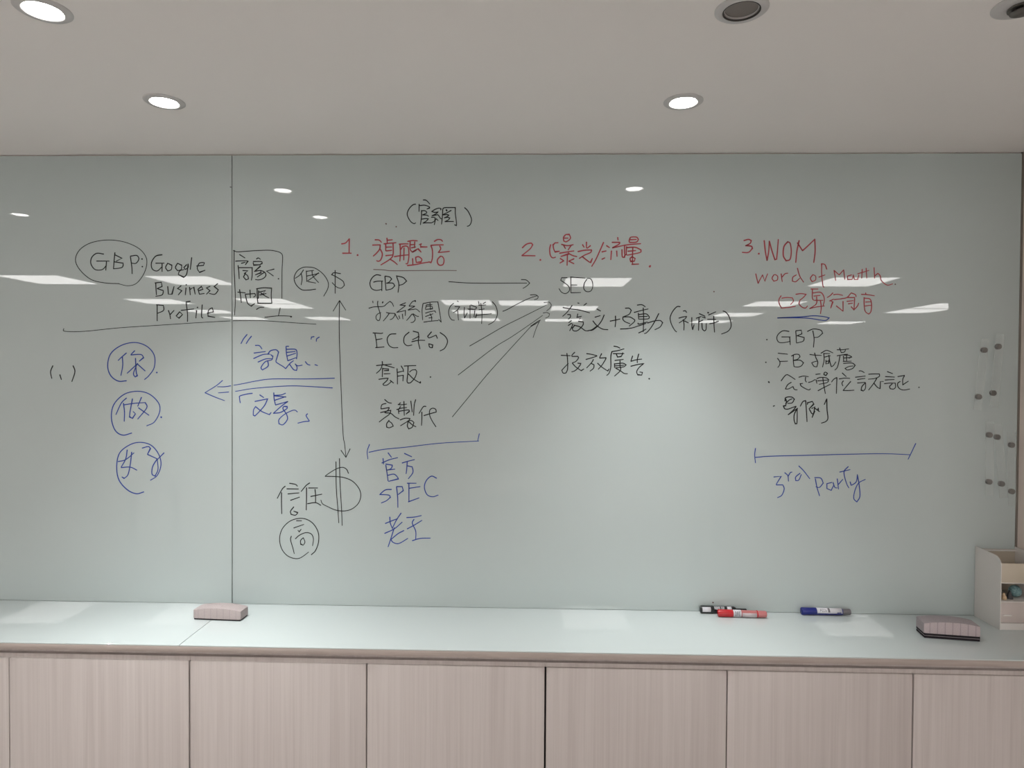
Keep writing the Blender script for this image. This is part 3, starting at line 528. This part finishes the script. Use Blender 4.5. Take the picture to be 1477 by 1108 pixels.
write(BR, 'written_word', 'black third and longest bulleted line', 'black_ink', 2.8, 'd6', '162,572 168,580', 'y2', '205,240 260,165 310,130 380,165 455,215|385,265 320,310 280,385 340,380 415,340|415,340 440,390 490,400|520,175 600,155 690,165|640,175 635,230 655,262|540,290 590,285|545,290 560,330 640,380 700,400 725,380|690,268 750,250 810,215|820,125 900,115|970,95 965,130 1000,145 1030,105 990,85 970,95|840,200 900,180 1000,185 1050,220 1020,270 880,300|825,220 840,285|850,240 1030,225|945,185 965,330 990,465|860,415 950,365 1080,300|1195,180 1140,210 1100,260|1195,185 1190,330 1185,465|1290,100 1360,165|1235,205 1330,192 1425,195|1310,240 1285,280 1300,330|1440,250 1380,320 1305,410|1305,410 1400,412 1500,405', 'y3', '465,55 500,55 545,80|410,150 560,132|440,185 555,168|440,238 560,228|560,235 510,290 495,345 530,360 560,320 565,240|610,105 690,100 775,100 770,140 700,170 605,180|735,165 690,240 610,345|690,240 740,300 785,325|785,325 790,215 835,215|895,65 975,95|865,140 1005,148|860,192 1000,185|850,248 930,240 1020,240|970,250 930,290 940,325 990,330 1020,300 1015,245|1055,140 1160,122 1130,180 1130,270|1130,265 1215,210|1090,215 1055,240 1055,290 1090,330 1150,345 1235,330|1375,303 1379,307')
write(BR, 'written_word', 'black last bulleted line', 'black_ink', 3.2, 'y2', '65,690 90,680|275,600 280,540 330,525 400,530 440,565 400,630 320,640|275,545 300,600 285,680 240,685|285,640 350,580 400,560|245,680 270,735 330,740 400,715 470,690|470,695 420,760 330,840|330,840 420,780 490,730|495,725 440,830 435,930 455,1000 485,1000 490,900 490,740|640,590 590,610 545,690|640,590 645,640 655,800 665,965|670,630 760,605 785,650 700,740|680,620 670,660|710,750 750,820 780,820 800,770 755,890|750,730 800,700 790,790|810,730 850,760 860,720 870,780 890,785|1015,560 970,660|1015,560 1020,750 1035,900 1000,960 920,990')
write(BR, 'bracket_line', 'blue bracket under the bulleted list', 'blue_ink', 2.6, 'd7', '55,95 48,150 55,215|55,170 180,160 500,152 900,142 1130,140 1320,148|1368,55 1325,145 1305,185')
write(BR, 'written_word', 'blue note under the right bracket', 'blue_ink', 2.8, 'd7', '205,330 265,325 225,390|225,395 280,395 290,430 270,480 235,500|295,295 320,320 325,365|322,325 340,295 355,290|420,300 385,330 385,360 410,355 430,310|410,240 450,280 500,345|545,345 560,420 580,485|540,335 590,340 610,380 580,415 550,410|680,375 640,385 640,425 675,440 695,400|690,375 705,415 725,420|725,345 735,430|735,390 770,350|815,245 780,290 800,380 820,420|745,290 830,270|830,370 840,400 880,370 890,310|890,315 905,400 910,490 885,535 860,505 870,440 900,380 955,350')
write(BR, 'marker_specks', 'stray dark specks', 'faded_ink', 2.6, 'f', '556.7,322.5 557.2,323.5|571.2,327 572,327.3|1029.5,420.5 1030.2,421|1291,410 1291.6,410.4|1028,869 1029,869.6')

# ------------------------------------------------------------------ clear acrylic strips on pairs of magnets
def acrylic_strip(label, top, bot, m1, m2):
    a = at(*top, 1, -0.010); b_ = at(*bot, 1, -0.010)
    c = (a + b_) / 2; ln = (a - b_).length
    ang = math.atan2(a.x - b_.x, a.z - b_.z)
    s = thing('acrylic_strip', label, 'acrylic strip', (c.x, 0.0, c.z), 0, 'clear acrylic strips on magnets')
    s.rotation_euler = (0, ang, 0)
    boxm('strip', (-0.0115, 0.0115, -0.0125, -0.0095, -ln / 2, ln / 2), [M['acrylic'], M['acrylic_edge']], s)
    for p in s.children[0].data.polygons:
        p.material_index = 0 if abs(p.normal.y) > 0.5 else 1
    R = Matrix.Rotation(ang, 4, 'Y').inverted()
    for mp in (m1, m2):
        q = R @ (at(*mp, 1, -0.005) - Vector((c.x, 0, c.z)))
        bm = bmesh.new()
        lathe(bm, [(0.0072, -0.0094), (0.0080, -0.0088), (0.0080, -0.0008), (0.0072, -0.0002)], 'Y', 32, (q.x, 0, q.z))
        finish('magnet', bm, M['magnet'], s, True, 0.6)
    return s
acrylic_strip('tilted clear acrylic strip, leftmost of the upper two', (1420.5, 489), (1409.5, 591), (1419.5, 505), (1411.5, 572.5))
acrylic_strip('tilted clear acrylic strip, right one of the upper two', (1442.5, 482), (1433, 588), (1440, 500), (1432.5, 567))
acrylic_strip('upright clear acrylic strip, leftmost of the lower three', (1427.5, 608), (1426.5, 715), (1427, 627.5), (1426.5, 695))
acrylic_strip('slightly tilted clear acrylic strip, middle of the lower three', (1438.5, 611), (1447.5, 718), (1438.3, 630.5), (1444.5, 698))
acrylic_strip('upright clear acrylic strip, lower right, nearest the wall', (1458.5, 623), (1459.5, 729), (1459, 642), (1459.3, 709))

# ------------------------------------------------------------------ felt erasers
def eraser(label, fl, fr, depth, h_end, h_mid, m, pads):
    ang = math.atan2(fr.y - fl.y, fr.x - fl.x); W = (fr - fl).length
    mid = (fl + fr) / 2 + Vector((-math.sin(ang), math.cos(ang), 0)) * depth / 2
    e = thing('board_eraser', label, 'board eraser', (mid.x, mid.y, Z_TOP), ang, 'felt board erasers')
    z = 0.0
    for k, (th, mm, inset) in enumerate(pads):
        boxm('felt_pad' if mm == 'felt_black' else 'glue_line', (-W / 2 + inset, W / 2 - inset, -depth / 2 + inset, depth / 2 - inset, z, z + th), M[mm], e, bev=min(0.0012, th * 0.3), seg=2)
        z += th
    bm = bmesh.new(); n = 28; secs = []
    for i in range(n + 1):
        u = -1 + 2 * i / n
        hh = h_end + (h_mid - h_end) * (1 - abs(u) ** 2.2)
        sh = 0.0025 * max(0, abs(u) - 0.93) / 0.07
        d = depth / 2 - sh; r = 0.0014
        sec = [(-d, z), (-d, hh - r), (-d + r * 0.3, hh - r * 0.3), (-d + r, hh), (0, hh + 0.0004), (d - r, hh), (d - r * 0.3, hh - r * 0.3), (d, hh - r), (d, z)]
        secs.append([bm.verts.new((u * W / 2, a, b_)) for a, b_ in sec])
    for a, b_ in zip(secs[:-1], secs[1:]):
        for j in range(len(a)): bm.faces.new((a[j], a[(j + 1) % len(a)], b_[(j + 1) % len(a)], b_[j]))
    bm.faces.new(secs[0]); bm.faces.new(secs[-1])
    fb = finish('felt_body', bm, [M[m + '_plain'], M[m]], e, True, 0.5)
    for p in fb.data.polygons: p.material_index = 1 if p.normal.y < -0.7 else 0
    return e
eraser('pinkish grey felt eraser with an arched top, on the counter at the left joint', at(278.5, 894, 2, Z_TOP), at(346.5, 896.8, 2, Z_TOP), 0.047, 0.0275, 0.0345, 'felt_light', [(0.0045, 'felt_black', 0.0015)])
eraser('taupe grey eraser with a thick black layered base, at the right end of the counter', at(1333, 920.5, 2, Z_TOP), at(1414.5, 926.3, 2, Z_TOP), 0.054, 0.0395, 0.0465, 'felt_dark',
       [(0.0065, 'felt_black', 0.001), (0.0009, 'felt_line', 0.0006), (0.0062, 'felt_black', 0.0008)])

# ------------------------------------------------------------------ markers lying on the counter
def patch(bm, r, x0, x1, a0, a1, n=10):
    """a curved patch on a cylinder about the x axis; angle 0 faces the viewer's side (-y), 90 is up"""
    A, B = [], []
    for i in range(n + 1):
        t_ = math.radians(a0 + (a1 - a0) * i / n); y, z = -r * math.cos(t_), r * math.sin(t_)
        A.append(bm.verts.new((x0, y, z))); B.append(bm.verts.new((x1, y, z)))
    for i in range(n): bm.faces.new((A[i], A[i + 1], B[i + 1], B[i]))
def lx(name, prof, m, parent, n=32):
    bm = bmesh.new(); lathe(bm, prof, 'X', n); return finish(name, bm, m, parent, True, 0.6)
def band(name, r, x0, x1, a0, a1, m, parent):
    bm = bmesh.new(); patch(bm, r, x0, x1, a0, a1, 14)
    o = finish(name, bm, m, parent, True)
    md_ = o.modifiers.new('t', 'SOLIDIFY'); md_.thickness = 0.0002; md_.offset = 1
    return o
def glyphs(name, r, x0, x1, n, a_lo, a_hi, m, parent, seed, th=0.0008):
    rr = random.Random(seed); bm = bmesh.new(); wd = (x1 - x0) / n
    for i in range(n):
        a = x0 + i * wd; b_ = a + wd * 0.72
        patch(bm, r, a, a + th, a_lo, a_hi, 4)
        if rr.random() < 0.6: patch(bm, r, b_ - th, b_, a_lo, a_hi, 4)
        for q in rr.sample([0.0, 0.5, 1.0], 2):
            c = a_lo + (a_hi - a_lo) * q; patch(bm, r, a, b_, c - 3, c + 3, 2)
    return finish(name, bm, m, parent)
RM = 0.0105
def lay(name_pt, far_pt, label, r=RM):
    ang = math.atan2(far_pt.y - name_pt.y, far_pt.x - name_pt.x)
    return thing('board_marker', label, 'marker pen', (name_pt.x, name_pt.y, Z_TOP + r), ang, 'board markers lying on the counter')
# red
p0_ = at(1035.5, 890, 2, Z_TOP); p1_ = at(1105.5, 892, 2, Z_TOP)
mk = lay(Vector((p0_.x, p0_.y + 0.0035, 0)), Vector((p1_.x, p1_.y + 0.0035, 0)), 'red capped board marker lying in front of the black one')
lx('cap', [(0.0075, 0.0), (0.0096, 0.0012), (0.0105, 0.004), (0.0105, 0.0430)], M['red_plastic'], mk)
lx('barrel', [(0.0098, 0.0430), (0.0098, 0.110), (0.0088, 0.1115), (0.0088, 0.1130)], M['red_clear'], mk)
lx('ring', [(0.0100, 0.1105), (0.0102, 0.1112), (0.0102, 0.1128), (0.0100, 0.1135)], M['red_plastic'], mk)
lx('tail', [(0.0090, 0.1135), (0.0096, 0.1150), (0.0094, 0.1350), (0.0080, 0.1385)], M['red_clear'], mk)
lb = band('label', 0.0100, 0.0432, 0.0660, -120, 200, M['white_label'], mk)
glyphs('print', 0.01035, 0.0475, 0.0645, 3, -25, 45, M['print'], lb, 3, 0.0011)
band('silver_label', 0.0100, 0.0685, 0.1095, -70, 28, M['silver_label'], mk)
# black
p0_ = at(1010.5, 885, 2, Z_TOP)
mk = lay(Vector((p0_.x, -0.0122, 0)), Vector((p0_.x + 0.1, -0.0132, 0)), 'black board marker with a white square on its cap, half hidden behind the red one')
lx('cap', [(0.0080, 0.0), (0.0100, 0.001), (0.0107, 0.003), (0.0107, 0.0330), (0.0098, 0.0335)], M['black_plastic'], mk)
band('cap_sticker', 0.0108, 0.0045, 0.0290, -22, 55, M['white_label'], mk)
lx('collar', [(0.0108, 0.0335), (0.0112, 0.034), (0.0112, 0.0365), (0.0104, 0.037)], M['black_plastic'], mk)
lx('barrel', [(0.0100, 0.0370), (0.0100, 0.098), (0.0070, 0.1035), (0.0040, 0.1045)], M['black_plastic'], mk)
glyphs('print', 0.01025, 0.0400, 0.0700, 6, 22, 72, M['white_label'], mk, 11, 0.0012)
band('label', 0.01015, 0.0770, 0.0900, 0, 80, M['white_label'], mk)
lx('tip', [(0.0042, 0.1035), (0.0042, 0.1330), (0.0034, 0.1350)], M['black_plastic'], mk)
# blue
p0_ = at(1155.5, 886.8, 2, Z_TOP); p1_ = at(1226, 888.6, 2, Z_TOP)
mk = lay(Vector((p0_.x, -0.0135, 0)), Vector((p1_.x, -0.0145, 0)), 'navy blue board marker with a white label, alone near the glass board')
lx('cap', [(0.0078, 0.0), (0.0098, 0.0012), (0.0107, 0.003), (0.0105, 0.0430)], M['blue_plastic'], mk)
lx('barrel', [(0.0099, 0.0430), (0.0100, 0.116), (0.0090, 0.1185)], M['blue_plastic'], mk)
lb = band('label', 0.0101, 0.0434, 0.1155, -14, 185, M['white_label'], mk)
glyphs('print', 0.01045, 0.0525, 0.0720, 4, 14, 55, M['print'], lb, 5, 0.0010)
band('label_grey_bar', 0.0104, 0.0745, 0.0800, 5, 80, M['grey_plastic'], lb)  # grey bar across the white label
band('label_flash', 0.0104, 0.1000, 0.1120, -8, 6, M['blue_plastic'], lb)
lx('tail', [(0.0084, 0.1185), (0.0084, 0.1400), (0.0074, 0.1420)], M['grey_plastic'], mk)

# ------------------------------------------------------------------ white storage box in the corner
BX0, BX1, BY0, BY1 = 1.3085, 1.4235, -0.1080, -0.0020
BZ = Z_TOP; BH = 0.2045
sb = thing('storage_box', 'white open fronted desktop storage box in the right corner of the counter', 'storage box', ((BX0 + BX1) / 2, (BY0 + BY1) / 2, BZ))
def inbox(o): o.location = (-(BX0 + BX1) / 2, -(BY0 + BY1) / 2, -BZ); return o
th = 0.0022
prof = [(BY1, BZ), (BY1, BZ + BH + 0.0015), (BY0 + 0.034, BZ + BH - 0.0010)]
for i in range(1, 9):
    a = PI / 2 * i / 8; prof.append((BY0 + 0.026 - 0.026 * math.sin(a), BZ + BH - 0.0015 - 0.026 * (1 - math.cos(a))))
prof += [(BY0, BZ)]
for x0 in (BX0, BX1 - th):
    bm = bmesh.new(); prism(bm, prof, 0, x0, x0 + th)
    bmesh.ops.recalc_face_normals(bm, faces=bm.faces)
    inbox(finish('side_panel', bm, M['white_plastic'], sb))
X0, X1 = BX0 + th, BX1 - th
inbox(boxm('back_panel', (X0, X1, BY1 - 0.002, BY1, BZ + 0.004, BZ + BH - 0.006), M['cream_plastic'], sb))
inbox(boxm('top_lip', (X0, X1, BY1 - 0.016, BY1 - 0.002, BZ + BH - 0.009, BZ + BH - 0.0065), M['white_plastic'], sb, 0.0006))
ud = inbox(boxm('drawer', (X0 + 0.0006, X1 - 0.0006, BY0 + 0.006, BY0 + 0.0085, BZ + 0.1302, BZ + 0.1840), M['cream_plastic'], sb, 0.0006))
boxm('drawer_floor', (X0 + 0.0006, X1 - 0.0006, BY0 + 0.0086, BY1 - 0.003, BZ + 0.1302, BZ + 0.1325), M['cream_plastic'], ud)
inbox(boxm('shelf', (X0, X1, BY0 + 0.006, BY1 - 0.002, BZ + 0.1275, BZ + 0.1298), M['white_plastic'], sb, 0.0006))
inbox(boxm('tray_floor', (X0, X1, BY0 + 0.004, BY1 - 0.002, BZ + 0.0760, BZ + 0.0785), M['white_plastic'], sb, 0.0006))
fp = bmesh.new()                                     # gently bulging front of the bottom drawer
n = 14; secs = []
for i in range(n + 1):
    u = i / n; zz = BZ + 0.0185 + u * 0.0590
    yy = BY0 + 0.010 - 0.0065 * math.sin(PI * u) ** 0.9
    secs.append([fp.verts.new((X0 + 0.0006, yy, zz)), fp.verts.new((X1 - 0.0006, yy, zz)), fp.verts.new((X1 - 0.0006, yy + 0.002, zz)), fp.verts.new((X0 + 0.0006, yy + 0.002, zz))])
for a, b_ in zip(secs[:-1], secs[1:]):
    for j in range(4): fp.faces.new((a[j], a[(j + 1) % 4], b_[(j + 1) % 4], b_[j]))
fp.faces.new(secs[0]); fp.faces.new(secs[-1])
dr = inbox(finish('drawer', fp, M['pink_plastic'], sb, True, 0.6))
boxm('highlight_bar', (X0 + 0.006, X0 + 0.030, BY0 - 0.0005, BY0 + 0.005, BZ + 0.0385, BZ + 0.0425), M['white_plastic'], dr, 0.0015)  # white bar added to stand for the highlight on the bulging front
inbox(boxm('base_band', (X0, X1, BY0 + 0.0008, BY1 - 0.002, BZ, BZ + 0.0180), M['white_plastic'], sb, 0.0008))
zt = BZ + 0.0785
bm = bmesh.new(); bmesh.ops.create_icosphere(bm, subdivisions=4, radius=0.0160)
for v in bm.verts:
    if v.co.z < -0.0150: v.co.z = -0.0150
tag(finish('ball', bm, M['teal'], None, True, loc=(at(1464, 857, 1, -0.058).x, -0.058, zt + 0.0150)), 'pale teal speckled ball inside the white storage box', 'ball')
bm = bmesh.new(); lathe(bm, [(0.0030, 0.0), (0.0066, 0.0012), (0.0074, 0.006), (0.0058, 0.0115), (0.0030, 0.0135), (0.0038, 0.0160), (0.0030, 0.0188), (0.0008, 0.0198)], 'Z', 32)
tag(finish('bead', bm, M['tan'], None, True, loc=(at(1448, 861, 1, -0.090).x, -0.090, zt)), 'tiny tan bead figure at the left inside the white storage box', 'bead')
bm = bmesh.new(); lathe(bm, [(0.0088, 0.0), (0.0086, 0.002), (0.0040, 0.016), (0.0012, 0.0225)], 'Z', 32)
tag(finish('ornament', bm, M['dark_cone'], None, True, loc=(at(1456, 861, 1, -0.078).x, -0.078, zt)), 'small dark cone between the tan bead and the teal ball', 'ornament')

# ------------------------------------------------------------------ desks behind the camera (their tops glimmer in the glass)
def desk(x, y, wx, wy, rz, label):
    d = thing('desk', label, 'desk', (x, y, 0), rz, 'white office desks')
    boxm('desk_top', (-wx / 2, wx / 2, -wy / 2, wy / 2, 0.70, 0.725), M['desk'], d, 0.003)
    for sx in (-1, 1):
        for sy in (-1, 1):
            cx, cy = sx * (wx / 2 - 0.05), sy * (wy / 2 - 0.05)
            boxm('leg', (cx - 0.02, cx + 0.02, cy - 0.02, cy + 0.02, 0, 0.70), M['desk_leg'], d, 0.003)
desk(1.85, -2.60, 1.35, 0.60, 0, 'white desk nearest the glass board, behind the camera to the right')
desk(-2.3, -3.30, 1.60, 0.70, 0, 'white desk behind the camera to the left')
desk(-0.5, -5.90, 1.60, 0.75, 0, 'white desk far behind the camera, in the middle')
desk(3.4, -5.70, 1.80, 0.75, 0, 'white desk far behind the camera to the right')
